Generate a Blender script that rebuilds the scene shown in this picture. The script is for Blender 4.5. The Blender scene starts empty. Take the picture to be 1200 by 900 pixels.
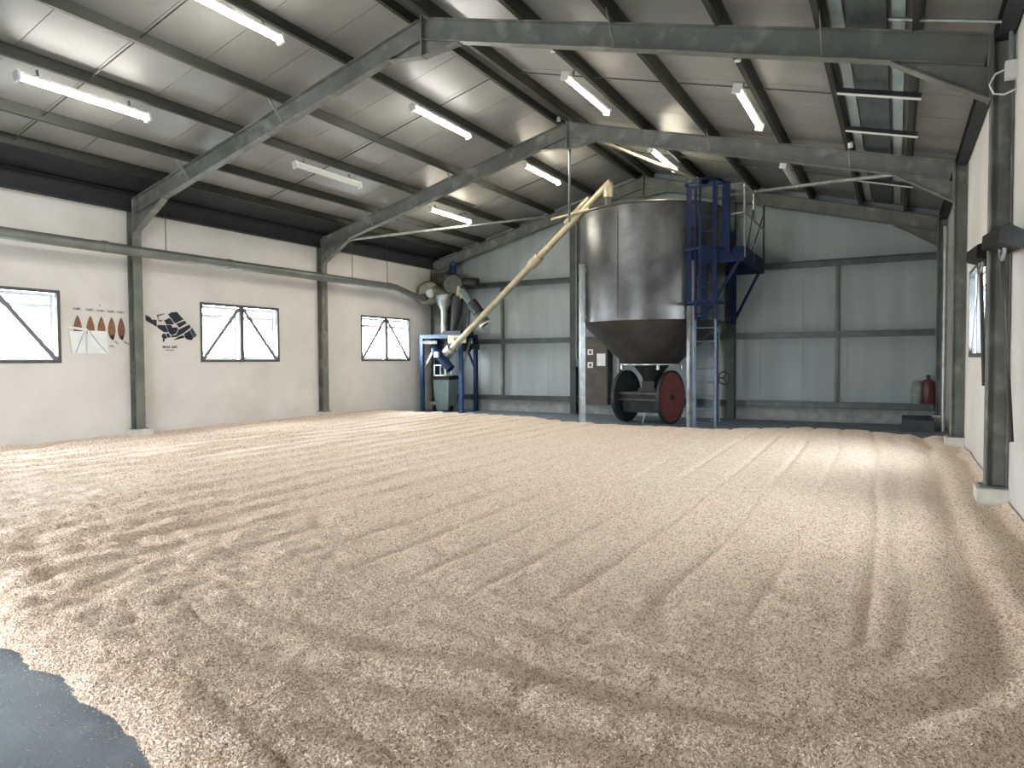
import bpy, bmesh, math, random
import numpy as np
from mathutils import Vector, Matrix
random.seed(7); rng = np.random.default_rng(7)
S = bpy.context.scene; COL = S.collection
R = math.radians

# ------------------------------------------------------------------ camera
yaw, pit, rol = R(28.874), R(1.918), R(-0.351)
FW = Vector((-math.sin(yaw)*math.cos(pit), math.cos(yaw)*math.cos(pit), -math.sin(pit)))
RT = Vector((math.cos(yaw), math.sin(yaw), 0)); UP = RT.cross(FW)
RT2 = RT*math.cos(rol)+UP*math.sin(rol); UP2 = UP*math.cos(rol)-RT*math.sin(rol)
cam_d = bpy.data.cameras.new('camera'); cam = bpy.data.objects.new('camera', cam_d); COL.objects.link(cam)
cam_d.sensor_fit = 'HORIZONTAL'; cam_d.sensor_width = 36; cam_d.lens = 36*816.83/1200; cam_d.clip_start = .05
M = Matrix((RT2, UP2, -FW)).transposed().to_4x4(); M.translation = Vector((14.4173, 0, 1.6)); cam.matrix_world = M
S.camera = cam

# ------------------------------------------------------------------ world, exposure
w = bpy.data.worlds.new('world'); S.world = w; w.use_nodes = True
nt = w.node_tree; nt.nodes.clear()
wo = nt.nodes.new('ShaderNodeOutputWorld'); bg = nt.nodes.new('ShaderNodeBackground')
geo = nt.nodes.new('ShaderNodeNewGeometry'); sep = nt.nodes.new('ShaderNodeSeparateXYZ')
mr = nt.nodes.new('ShaderNodeMapRange'); mr.inputs[1].default_value = -.12; mr.inputs[2].default_value = .12
mx = nt.nodes.new('ShaderNodeMix'); mx.data_type = 'RGBA'
mx.inputs[6].default_value = (.62, .64, .62, 1); mx.inputs[7].default_value = (.90, .96, 1.0, 1)
tc = nt.nodes.new('ShaderNodeTexCoord')
nt.links.new(tc.outputs['Generated'], sep.inputs[0]); nt.links.new(sep.outputs[2], mr.inputs[0])
nt.links.new(mr.outputs[0], mx.inputs[0]); nt.links.new(mx.outputs[2], bg.inputs[0]); nt.links.new(bg.outputs[0], wo.inputs[0])
SKY = 32.0
LAMP = 56.0
bg.inputs[1].default_value = SKY
S.view_settings.view_transform = 'Standard'; S.view_settings.look = 'None'; S.view_settings.gamma = 1
S.view_settings.use_curve_mapping = False
S.view_settings.exposure = 0.74

# building numbers
W, CL, Y1, Y2, Y3, YN, YB = 15.49, .21, 9.25, 14.82, 20.32, -3.0, 20.60
ZT, SL, ZH, ZB, ZF = 5.10, .2605, 4.40, .18, -.10
MID = W/2
def zr(x): return ZT + SL*(min(x, W-x)-CL)          # rafter top = purlin underside

def portal(name, loc, rot, sx, sy):                  # light-sampling portal in a wall opening (adds no light itself)
    l = bpy.data.lights.new(name, 'AREA'); l.shape = 'RECTANGLE'; l.size = sx; l.size_y = sy
    l.cycles.is_portal = True
    o = bpy.data.objects.new(name, l); o.location = loc; o.rotation_euler = rot; COL.objects.link(o)
WIN_L = [(5.35, 7.75), (10.9, 13.3), (16.55, 19.0)]
WIN_R = [(6.2, 8.05), (11.45, 13.9)]
WZ0, WZ1 = 1.61, 3.03
DOOR = (5.9, 8.6, ZF, 2.55)
for a, b in WIN_L: portal('window_portal', (-.2, (a+b)/2, (WZ0+WZ1)/2), (R(90), 0, R(-90)), b-a, WZ1-WZ0)
for a, b in WIN_R: portal('window_portal', (W+.2, (a+b)/2, (WZ0+WZ1)/2), (R(90), 0, R(90)), b-a, WZ1-WZ0)
portal('door_portal', ((DOOR[0]+DOOR[1])/2, YN-.15, (DOOR[2]+DOOR[3])/2), (R(90), 0, 0), DOOR[1]-DOOR[0], DOOR[3]-DOOR[2])

# ------------------------------------------------------------------ materials
def lin(h):
    h = h.lstrip('#'); c = [int(h[i:i+2], 16)/255 for i in (0, 2, 4)]
    return tuple(v/12.92 if v <= .04045 else ((v+.055)/1.055)**2.4 for v in c)+(1,)
def mat(name, c1, c2=None, rough=.6, metal=0, scale=3, detail=6, bump=0, bscale=40, lo=.35, hi=.65, stretch=(1, 1, 1), c3=None, s3=.7, spec=.5):
    m = bpy.data.materials.new(name); m.use_nodes = True; n = m.node_tree; b = n.nodes['Principled BSDF']
    b.inputs['Roughness'].default_value = rough; b.inputs['Metallic'].default_value = metal
    b.inputs['Specular IOR Level'].default_value = spec
    b.inputs['Base Color'].default_value = lin(c1)
    tc = n.nodes.new('ShaderNodeTexCoord'); mp = n.nodes.new('ShaderNodeMapping'); mp.inputs['Scale'].default_value = stretch
    n.links.new(tc.outputs['Object'], mp.inputs[0])
    if c2:
        no = n.nodes.new('ShaderNodeTexNoise'); no.inputs['Scale'].default_value = scale; no.inputs['Detail'].default_value = detail
        r = n.nodes.new('ShaderNodeMapRange'); r.inputs[1].default_value = lo; r.inputs[2].default_value = hi
        x = n.nodes.new('ShaderNodeMix'); x.data_type = 'RGBA'; x.inputs[6].default_value = lin(c1); x.inputs[7].default_value = lin(c2)
        n.links.new(mp.outputs[0], no.inputs['Vector']); n.links.new(no.outputs[0], r.inputs[0]); n.links.new(r.outputs[0], x.inputs[0])
        out = x.outputs[2]
        if c3:
            no2 = n.nodes.new('ShaderNodeTexNoise'); no2.inputs['Scale'].default_value = s3; no2.inputs['Detail'].default_value = 8
            r2 = n.nodes.new('ShaderNodeMapRange'); r2.inputs[1].default_value = .55; r2.inputs[2].default_value = .72
            x2 = n.nodes.new('ShaderNodeMix'); x2.data_type = 'RGBA'; x2.inputs[7].default_value = lin(c3)
            n.links.new(mp.outputs[0], no2.inputs['Vector']); n.links.new(no2.outputs[0], r2.inputs[0]); n.links.new(r2.outputs[0], x2.inputs[0])
            n.links.new(out, x2.inputs[6]); out = x2.outputs[2]
        n.links.new(out, b.inputs['Base Color'])
    if bump:
        nb = n.nodes.new('ShaderNodeTexNoise'); nb.inputs['Scale'].default_value = bscale; nb.inputs['Detail'].default_value = 5
        bp = n.nodes.new('ShaderNodeBump'); bp.inputs['Strength'].default_value = 1; bp.inputs['Distance'].default_value = bump
        n.links.new(mp.outputs[0], nb.inputs['Vector']); n.links.new(nb.outputs[0], bp.inputs['Height']); n.links.new(bp.outputs[0], b.inputs['Normal'])
    return m
m_wall = mat('painted_plaster', '#cfcdc9', '#d8d6d3', .85, 0, 1.2, 8, .004, 9, c3='#c6c3bd', s3=.5)
m_wallfar = mat('pale_cladding', '#97a1a4', '#a3acae', .55, 0, 1.0, 6, .0015, 30, stretch=(3, 3, .4))
m_kerb = mat('kerb_concrete', '#a9acaa', '#8b908e', .85, 0, 4, 8, .003, 25)
m_plinth = mat('white_painted_concrete', '#d8d6d0', '#c6c4bd', .85, 0, 5, 6, .003, 20)
m_floor = mat('slate_concrete', '#69757f', '#7d8993', .6, 0, 2.2, 10, .002, 60, c3='#87929b', s3=5)
m_ceil = mat('lined_roof_panel', '#8e8e8a', '#80807c', .40, 0, .9, 6, .0015, 8, stretch=(1, 1, 1), spec=.5)
m_purl = mat('weathered_purlin', '#2b2d28', '#383a32', .6, .1, 3, 8, stretch=(1, .3, 1))
m_eave = mat('dark_eaves_beam_and_shade', '#23262b', '#2d3035', .7, 0, 2, 6)  # eaves beam's own dark colour, also the painted shade at the left eaves
m_steel = mat('galvanised_frame_steel', '#767974', '#626561', .55, .1, 2.5, 9, c3='#90938c', s3=3)
m_steel2 = mat('galvanised_girt', '#5f6665', '#4c5352', .45, .4, 3, 8)
m_girtd = mat('dark_post_steel', '#414746', '#343938', .5, .3, 3, 8)
m_galv = mat('bright_galvanised', '#aeb4b3', '#8d9492', .38, .7, 5, 8)
m_duct = mat('duct_grey', '#7c817c', '#6b716d', .42, .5, 2, 8)
m_tank = mat('stainless_tank', '#828386', '#5f6062', .34, .75, 1.3, 8, .002, 3, c3='#55555a', s3=.9)
m_cone = mat('stainless_cone', '#5c5856', '#4a4745', .45, .7, 2, 8, .002, 4)
m_tankleg = mat('tank_leg_steel', '#a7adb0', '#8c9295', .4, .7, 6, 8)
m_blue = mat('dark_blue_paint', '#10264a', '#0b1b37', .6, 0, 4, 6, spec=.2)
m_blue2 = mat('stand_blue_paint', '#2c4a74', '#213c62', .45, 0, 4, 6)
m_ladder = mat('grey_blue_steel', '#52697f', '#40566c', .45, .3, 4, 6)
m_black = mat('black_iron', '#26282b', '#33363a', .5, .3, 6, 6)
m_dark = mat('dark_grey_metal', '#3f403d', '#55564f', .5, .4, 5, 6)
m_olive = mat('dusty_metal', '#79796c', '#5f5f55', .45, .5, 5, 6)
m_red = mat('oxide_red_paint', '#7b4240', '#673735', .6, 0, 6, 8)
m_white = mat('white_plastic', '#e2e3e1', None, .4)
m_frame = mat('grey_window_steel', '#565858', '#48494a', .6, 0, 6, 6)
m_sash = mat('white_sash', '#d9dde0', None, .45)
m_bar = mat('lilac_grey_bar', '#74727f', None, .5)
m_navy = mat('navy_print', '#12172a', '#1a2136', .5, 0, 8, 4)
m_teal = mat('slate_blue_print', '#33475a', None, .5)
m_lbrown = mat('leaf_brown_print', '#8d6545', '#725039', .6, 0, 14, 6)
m_lred = mat('leaf_red_brown_print', '#875b46', '#6c4838', .6, 0, 14, 6)
m_ink = mat('faded_ink', '#6f6a61', None, .7)
m_inkd = mat('dark_ink', '#2c2a29', None, .7)
m_rust = mat('root_brown_print', '#2c1a14', None, .6)
m_paper = mat('paper', '#e8ebec', '#dde2e6', .6, 0, 6, 3)
m_pbrown = mat('cream_plate', '#b9b098', '#a49b84', .5, 0, 6, 4)
m_bin = mat('green_grey_plastic', '#6f7f7d', '#5f6f6e', .5, 0, 4, 5)
m_auger = mat('dusty_cream_tube', '#b9b39a', '#a19b84', .45, .3, 4, 6)
m_board = mat('dark_weathered_board', '#4c5353', '#3e4545', .8, 0, 8, 10, stretch=(1, .2, 1))
m_cab = mat('brown_cabinet', '#57504a', '#484340', .6, 0, 5, 6)
m_rubber = mat('black_rubber', '#161616', '#201f1e', .8, 0, 6, 4, spec=.2)
m_wood = mat('dark_handle', '#2a2420', '#352d27', .5, 0, 8, 5, stretch=(1, 1, .1))
m_darkcon = mat('dark_concrete', '#454d52', '#394146', .7, 0, 4, 8, .003, 30)  # dark grey tone of the low block
m_ext = mat('deep_red_paint', '#5a2b2b', '#472222', .4, 0, 5, 4)
m_sack = mat('pale_grey_sacking', '#8b9490', '#757d79', .8, 0, 8, 6, .004, 30)

def mat_glass():
    m = bpy.data.materials.new('window_glass'); m.use_nodes = True; n = m.node_tree; n.nodes.clear()
    o = n.nodes.new('ShaderNodeOutputMaterial'); t = n.nodes.new('ShaderNodeBsdfTransparent'); g = n.nodes.new('ShaderNodeBsdfGlossy')
    g.inputs['Roughness'].default_value = .02; x = n.nodes.new('ShaderNodeMixShader'); x.inputs[0].default_value = .06
    t.inputs[0].default_value = (.95, .97, .98, 1)
    n.links.new(t.outputs[0], x.inputs[1]); n.links.new(g.outputs[0], x.inputs[2]); n.links.new(x.outputs[0], o.inputs[0]); return m
m_glass = mat_glass()
def mat_emit(name, col, st):
    m = bpy.data.materials.new(name); m.use_nodes = True; b = m.node_tree.nodes['Principled BSDF']
    b.inputs['Base Color'].default_value = (.8, .8, .75, 1); b.inputs['Emission Color'].default_value = col; b.inputs['Emission Strength'].default_value = st
    return m
m_lit = mat_emit('lit_tube_warm_white', (1, .96, .90, 1), LAMP)
m_litw = mat_emit('lit_tube_yellow', (1, .91, .72, 1), LAMP)
m_dim = mat_emit('dim_tube_cream', (1, .90, .72, 1), LAMP*.22)
m_off = mat('unlit_diffuser', '#c9cbc4', None, .35)

# ------------------------------------------------------------------ mesh helpers
class MB:
    def __init__(s): s.v = []; s.f = []
    def add(s, vs, fs):
        k = len(s.v); s.v += [tuple(v) for v in vs]; s.f += [tuple(i+k for i in f) for f in fs]; return s
    def box(s, x0, x1, y0, y1, z0, z1):
        v = [(x, y, z) for z in (z0, z1) for y in (y0, y1) for x in (x0, x1)]
        return s.add(v, [(0, 2, 3, 1), (4, 5, 7, 6), (0, 1, 5, 4), (2, 6, 7, 3), (0, 4, 6, 2), (1, 3, 7, 5)])
    def prism(s, prof, p0, p1, up=(0, 0, 1)):       # 2D profile (side, up) swept from p0 to p1
        p0, p1 = Vector(p0), Vector(p1); d = (p1-p0).normalized(); u = Vector(up); sd = d.cross(u)
        if sd.length < 1e-5: sd = d.cross(Vector((1, 0, 0)))
        sd.normalize(); u = sd.cross(d); n = len(prof)
        v = [p+sd*a+u*b for p in (p0, p1) for a, b in prof]
        f = [tuple(range(n))[::-1], tuple(range(n, 2*n))]+[(i, (i+1) % n, n+(i+1) % n, n+i) for i in range(n)]
        return s.add(v, f)
    def bar(s, p0, p1, w, h=None, up=(0, 0, 1)):
        h = h or w; a, b = w/2, h/2
        return s.prism([(-a, -b), (a, -b), (a, b), (-a, b)], p0, p1, up)
    def tube(s, pts, r, n=12, caps=True):
        pts = [Vector(p) for p in pts]; rs = r if isinstance(r, (list, tuple)) else [r]*len(pts); ring = []
        ref = None
        for i, p in enumerate(pts):
            if i == 0: d = pts[1]-p
            elif i == len(pts)-1: d = p-pts[i-1]
            else: d = (pts[i+1]-p).normalized()+(p-pts[i-1]).normalized()
            d.normalize()
            if ref is None:
                ref = d.orthogonal().normalized()
            ref = (ref-d*ref.dot(d))
            if ref.length < 1e-4: ref = d.orthogonal()
            ref.normalize(); b = d.cross(ref)
            ring.append([p+(ref*math.cos(2*math.pi*k/n)+b*math.sin(2*math.pi*k/n))*rs[i] for k in range(n)])
        v = [q for rr in ring for q in rr]; f = []
        for i in range(len(pts)-1):
            for k in range(n): f.append((i*n+k, i*n+(k+1) % n, (i+1)*n+(k+1) % n, (i+1)*n+k))
        if caps: f += [tuple(range(n))[::-1], tuple(range((len(pts)-1)*n, len(pts)*n))]
        return s.add(v, f)
    def lathe(s, prof, c=(0, 0, 0), n=40, axis=(0, 0, 1), close=False):   # prof: (radius, height)
        ax = Vector(axis).normalized(); u = ax.orthogonal().normalized() if abs(ax.z) < .99 else Vector((1, 0, 0)); b = ax.cross(u); c = Vector(c)
        v = [c+ax*z+(u*math.cos(2*math.pi*k/n)+b*math.sin(2*math.pi*k/n))*r for r, z in prof for k in range(n)]; f = []
        m = len(prof)
        for i in range(m-1 if not close else m):
            j = (i+1) % m
            for k in range(n): f.append((i*n+k, i*n+(k+1) % n, j*n+(k+1) % n, j*n+k))
        if not close:
            f += [tuple(range(n))[::-1], tuple(range((m-1)*n, m*n))]
        return s.add(v, f)
    def poly(s, pts, off):                                          # flat polygon with thickness vector
        off = Vector(off); n = len(pts); v = [Vector(p) for p in pts]+[Vector(p)+off for p in pts]
        return s.add(v, [tuple(range(n))[::-1], tuple(range(n, 2*n))]+[(i, (i+1) % n, n+(i+1) % n, n+i) for i in range(n)])
    def mesh(s, name, m):
        me = bpy.data.meshes.new(name); me.from_pydata(s.v, [], s.f); me.materials.append(m)
        bm = bmesh.new(); bm.from_mesh(me); bmesh.ops.recalc_face_normals(bm, faces=bm.faces); bm.to_mesh(me); bm.free()
        me.shade_smooth(); me.set_sharp_from_angle(angle=R(32)); return me
    def build(s, name, m, parent=None, **props):
        o = bpy.data.objects.new(name, s.mesh(name, m)); COL.objects.link(o)
        if parent:
            o.parent = parent; o.matrix_parent_inverse = parent.matrix_basis.inverted()
        for k, v in props.items(): o[k] = v
        return o
def tag(o, label, cat, group=None):
    o['label'] = label; o['category'] = cat
    if group: o['group'] = group
    return o
def thing(name, label, cat, loc, group=None):
    o = bpy.data.objects.new(name, None); o.empty_display_size = .2; o.location = loc; COL.objects.link(o)
    return tag(o, label, cat, group)
def ibeam(d, wd, tf=.016, tw=.012):
    a, b, c, e = wd/2, d/2, d/2-tf, tw/2
    return [(-a, -b), (a, -b), (a, -c), (e, -c), (e, c), (a, c), (a, b), (-a, b), (-a, c), (-e, c), (-e, -c), (-a, -c)]
def zsec(d, fl, t=.012, flip=1):
    q = [(0, 0), (fl, 0), (fl, t), (t, t), (t, d), (-fl+t, d), (-fl+t, d-t), (0, d-t)]
    return [(flip*a, b) for a, b in q] if flip > 0 else [(-a, b) for a, b in q][::-1]

# ------------------------------------------------------------------ shell
MB().box(-6, W+6, YN-6, YB+.4, ZF-.3, ZF).build('floor', m_floor, kind='structure')
def wall_with_holes(name, x0, x1, holes, ztop, m):
    b = MB(); ys = sorted({YN, YB+.25}|{v for h in holes for v in h})
    for a, c in zip(ys[:-1], ys[1:]):
        if any(abs(a-h[0]) < 1e-6 for h in holes):
            b.box(x0, x1, a, c, ZF, WZ0); b.box(x0, x1, a, c, WZ1, ztop)
        else: b.box(x0, x1, a, c, ZF, ztop)
    return b.build(name, m, kind='structure')
wall_with_holes('wall_left', -.30, 0, WIN_L, 5.17, m_wall)
wall_with_holes('wall_right', W, W+.30, WIN_R, 5.17, m_wall)
b = MB(); ztop = zr(MID)+.3
def gable_poly(y, x0, x1, z0):
    pts = [(x0, y, z0), (x1, y, z0), (x1, y, zr(x1)+.2)]
    if x0 < MID < x1: pts.append((MID, y, zr(MID)+.2))
    pts.append((x0, y, zr(x0)+.2)); return pts
for x0, x1, z0 in ((-.3, DOOR[0], ZF), (DOOR[1], W+.3, ZF), (DOOR[0], DOOR[1], DOOR[3])):
    b.poly(gable_poly(YN, x0, x1, z0), (0, -.2, 0))
b.build('wall_near', m_wall, kind='structure')
# far wall: backing, cladding sheets, girts, posts
far = MB(); far.poly(gable_poly(YB+.06, -.3, W+.3, ZF), (0, .12, 0)); far = far.build('wall_far', m_wallfar, kind='structure')
nx = 14
for i in range(nx):
    x0, x1 = i*W/nx+.002, (i+1)*W/nx-.002
    MB().poly(gable_poly(YB, x0, x1, .30), (0, .055, 0)).build('cladding_sheet', m_wallfar, far)
MB().box(0, W, YB-.10, YB+.05, ZF, .26).build('kerb', m_kerb, far)
GSEC = [(0, 0), (.16, 0), (.16, .02), (.02, .02), (.02, .15), (.16, .15), (.16, .17), (0, .17)]
for z in (.28, 2.16, 4.06):
    for x0, x1 in ((.25, 5.32), (5.55, 10.2), (10.42, 15.25)):
        MB().prism([(-a, b_) for a, b_ in GSEC][::-1], (x1, YB-.19, z), (x0, YB-.19, z)).build('girt', m_steel2, far)
for x in (2.77, 13.02, 7.9):
    MB().box(x-.035, x+.035, YB-.20, YB-.05, .44, 4.07).build('sag_post', m_steel, far)
for x in (5.44, 10.31):
    MB().prism(ibeam(.20, .20), (x, YB-.22, ZF), (x, YB-.22, zr(x)-.05), (0, 1, 0)).build('gable_post', m_girtd, far)

# roof lining: panels, purlins, eaves beams, sag rods
ceil = bpy.data.objects.new('ceiling', None); COL.objects.link(ceil); ceil['kind'] = 'structure'
def roof_z(x): return zr(x)+.20
y = YN-.2; pw = 1.078
while y < YB+.1:
    ya, yb = y+.006, y+pw-.006
    for a, c in ((-.35, MID), (MID, W+.35)):
        MB().poly([(a, ya, roof_z(a)), (c, ya, roof_z(c)), (c, yb, roof_z(c)), (a, yb, roof_z(a))], (0, 0, .08)).build('ceiling_panel', m_ceil, ceil)
    y += pw
MB().poly([(-.6, YN-.3, roof_z(-.6)+.085), (MID, YN-.3, roof_z(MID)+.085), (W+.6, YN-.3, roof_z(W+.6)+.085), (W+.6, YN-.3, roof_z(W+.6)+.2), (MID, YN-.3, roof_z(MID)+.2), (-.6, YN-.3, roof_z(-.6)+.2)], (0, YB-YN+.9, 0)).build('outer_roof_sheet', m_purl, ceil)
PL = [1.12, 2.05, 3.38, 4.66, 6.15, 7.52]; PR = [7.98, 9.6, 11.0, 12.42, 13.6, 14.6]
for x in PL: MB().prism(zsec(.195, .07, flip=1), (x, YN, zr(x)), (x, YB, zr(x))).build('purlin', m_purl, ceil)
for x in PR: MB().prism(zsec(.195, .07, flip=-1), (x, YN, zr(x)), (x, YB, zr(x))).build('purlin', m_purl, ceil)
MB().poly([(0, YN, roof_z(0)-.035), (1.12, YN, roof_z(1.12)-.035), (1.12, YN, roof_z(1.12)-.012), (0, YN, roof_z(0)-.012)], (0, YB-YN, 0)).build('eaves_shade_sheet', m_eave, ceil)  # added dark sheet under the panels, paints in the shade at the left eaves
MB().prism([(-.03, 0), (.12, 0), (.12, .02), (0, .02), (0, .36), (.12, .36), (.12, .38), (-.03, .38)], (.05, YN, 4.83), (.05, YB, 4.83)).build('eaves_beam', m_eave, ceil)
MB().prism([(-.12, 0), (.03, 0), (.03, .2), (-.12, .2), (-.12, .18), (0, .18), (0, .02), (-.12, .02)], (W-.05, YN, 5.01), (W-.05, YB, 5.01)).build('eaves_beam', m_eave, ceil)
for yy in (6.47, 11.85, 17.5):
    for a, c in zip(PL[:-1], PL[1:]): MB().tube([(a, yy, zr(a)+.10), (c, yy, zr(c)+.10)], .012, 6).build('sag_rod', m_dark, ceil)
    for a, c in zip(PR[:-1], PR[1:]): MB().tube([(a, yy, zr(a)+.10), (c, yy, zr(c)+.10)], .012, 6).build('sag_rod', m_dark, ceil)

# ------------------------------------------------------------------ portal frames
def frame(Y, label):
    t = thing('portal_frame', label, 'steel frame', (MID, Y, ZB), 'steel portal frames across the hall')
    D = .35
    for s in (0, 1):
        X = lambda x: x if s == 0 else W-x
        MB().prism(ibeam(.20, .20), (X(.108), Y, ZB+.02), (X(.108), Y, zr(.1)-.0), (1, 0, 0)).build('column', m_steel, t)
        MB().box(min(X(.0), X(.26)), max(X(0), X(.26)), Y-.14, Y+.14, ZB, ZB+.02).build('base_plate', m_steel, t)
        MB().prism(ibeam(D*.968, .16), (X(.235), Y, zr(.235)-D/2), (X(MID-.016), Y, zr(MID-.016)-D/2)).build('rafter', m_steel, t)
        h = MB(); zb = zr(1.15)-D
        h.poly([(X(.23), Y-.006, ZH), (X(1.15), Y-.006, zb), (X(.23), Y-.006, zr(.23)-D)], (0, .012, 0))
        h.bar((X(.23), Y, ZH), (X(1.17), Y, zb-.005), .16, .016)
        h.build('haunch', m_steel, t)
        MB().box(min(X(.212), X(.232)), max(X(.212), X(.232)), Y-.09, Y+.09, ZH-.03, zr(.22)+.02).build('end_plate', m_steel, t)
        MB().box(min(X(MID-.016), X(MID-.001)), max(X(MID-.016), X(MID-.001)), Y-.09, Y+.09, 6.45, zr(MID)+.02).build('apex_plate', m_steel, t)
        h = MB(); h.poly([(X(MID-.018), Y-.006, 6.46), (X(7.08), Y-.006, zr(7.08)-D), (X(MID-.018), Y-.006, zr(MID)-D)], (0, .012, 0))
        h.bar((X(MID-.018), Y, 6.46), (X(7.06), Y, zr(7.06)-D-.005), .15, .014); h.build('apex_haunch', m_steel, t)
    for x in (2.05, 4.66, W-4.49, W-1.89):
        MB().bar((x, Y-.42, zr(x)+.05), (x, Y-.085, zr(x)-D+.03), .05, .008, (1, 0, 0)).build('fly_brace', m_galv, t)
    return t
frame(Y1, 'nearest grey steel portal frame, its right column beside the hanging squeegees')
frame(Y2, 'middle grey steel portal frame, crossing just in front of the silo top')
frame(Y3, 'farthest grey steel portal frame, against the gable wall behind the silo')
k = 0
for Y in (Y1, Y2, Y3):
    for x0, x1 in ((0, .28), (W-.29, W)):
        k += 1
        MB().box(x0, x1, Y-.22, Y+.22, ZF, ZB).build('trim_%d' % k, m_plinth, kind='structure')

# ------------------------------------------------------------------ windows
def window(n, side, ya, yb):
    """side 0 = left wall (inside face x=0, outward -x); side 1 = right wall"""
    sg = -1 if side == 0 else 1; x0 = 0 if side == 0 else W
    X = lambda d: x0+sg*d                           # d = depth outward from the inside face
    def bx(b, d0, d1, a, c, z0, z1): return b.box(min(X(d0), X(d1)), max(X(d0), X(d1)), a, c, z0, z1)
    b = MB(); t = .06
    for d0, d1, a, c, z0, z1 in ((-.02, .06, ya, ya+t, WZ0, WZ1), (-.02, .06, yb-t, yb, WZ0, WZ1), (-.02, .06, ya+t, yb-t, WZ0, WZ0+t), (-.02, .06, ya+t, yb-t, WZ1-t, WZ1)):
        bx(b, d0, d1, a, c, z0, z1)
    root = b.build('window_%d' % n, m_frame, kind='structure')
    ym = (ya+yb)/2
    bx(MB(), -.015, .05, ym-.055, ym+.055, WZ0+t, WZ1-t).build('mullion', m_frame, root)
    for a, c, rising in ((ya+t, ym-.055, 1), (ym+.055, yb-t, 0)):
        z0, z1 = WZ0+t, WZ1-t; s = .07
        b = MB(); bx(b, .12, .2, a, a+s, z0, z1); bx(b, .12, .2, c-s, c, z0, z1); bx(b, .12, .2, a+s, c-s, z0, z0+s); bx(b, .12, .2, a+s, c-s, z1-s, z1)
        sa = b.build('outer_frame', m_sash, root)
        # top light rail, opened sash tilting out at its foot, glass and stay
        b = MB(); bx(b, .13, .19, a+s, c-s, z1-.26, z1-.21); b.build('transom', m_sash, sa)
        hz = z1-.26; L = hz-z0-s-.01; th = R(16); aa, cc = a+s+.01, c-s-.01
        def P(u, v, e): return (X(.16+math.sin(th)*u+e*math.cos(th)), v, hz-math.cos(th)*u+e*math.sin(th))
        b = MB(); q = .045
        for u0, u1, v0, v1 in ((0, q, aa, cc), (L-q, L, aa, cc), (q, L-q, aa, aa+q), (q, L-q, cc-q, cc)):
            b.poly([P(u0, v0, 0), P(u1, v0, 0), P(u1, v1, 0), P(u0, v1, 0)], Vector(P(0, 0, .03))-Vector(P(0, 0, 0)))
        sash = b.build('opening_sash', m_sash, root)
        MB().poly([P(q, aa+q, .012), P(L-q, aa+q, .012), P(L-q, cc-q, .012), P(q, cc-q, .012)], Vector(P(0, 0, .004))-Vector(P(0, 0, 0))).build('pane', m_glass, sash)
        bx(MB(), .155, .16, a+s, c-s, z1-.21, z1-s).build('pane', m_glass, sa)
        p0, p1 = ((a+.02, WZ0+.06), (c-.02, WZ1-.1)) if rising else ((a+.02, WZ1-.1), (c-.02, WZ0+.06))
        MB().bar((X(.02), p0[0], p0[1]), (X(.02), p1[0], p1[1]), .012, .09, (0, 0, 1)).build('diagonal_bar', m_bar, root)
for i, (a, c) in enumerate(WIN_L): window(i+1, 0, a, c)
for i, (a, c) in enumerate(WIN_R): window(i+4, 1, a, c)

# ------------------------------------------------------------------ grain bed
def vnoise(X, Y, cell, seed):
    g = np.random.default_rng(seed).random((160, 160)); x = X/cell+3; y = Y/cell+3
    i = np.floor(x).astype(int); j = np.floor(y).astype(int); u = x-i; v = y-j; u = u*u*(3-2*u); v = v*v*(3-2*v)
    a = lambda di, dj: g[(i+di) % 160, (j+dj) % 160]
    return (a(0, 0)*(1-u)+a(1, 0)*u)*(1-v)+(a(0, 1)*(1-u)+a(1, 1)*u)*v - .5
def sst(a, b, x): t = np.clip((x-a)/(b-a), 0, 1); return t*t*(3-2*t)
def near_edge(X):
    return np.interp(X, [0, 3, 6, 8.2, 9.3, 9.75, 10.31, 10.89, 11.3, 11.7, 12.3, 13, 16], [3.5, 3.3, 3.0, 2.55, 2.25, 2.12, 2.07, 1.97, 1.89, 1.78, 1.6, 1.45, 1.35])
def far_edge(X):
    return np.interp(X, [0, 1.4, 4.3, 6, 6.8, 7.5, 9.5, 10.7, 11.6, 12.6, 13.6, 14.6, 16], [17.9, 18.0, 18.0, 17.4, 16.75, 16.62, 16.5, 16.45, 17.1, 17.7, 17.6, 16.9, 16.6])
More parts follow.
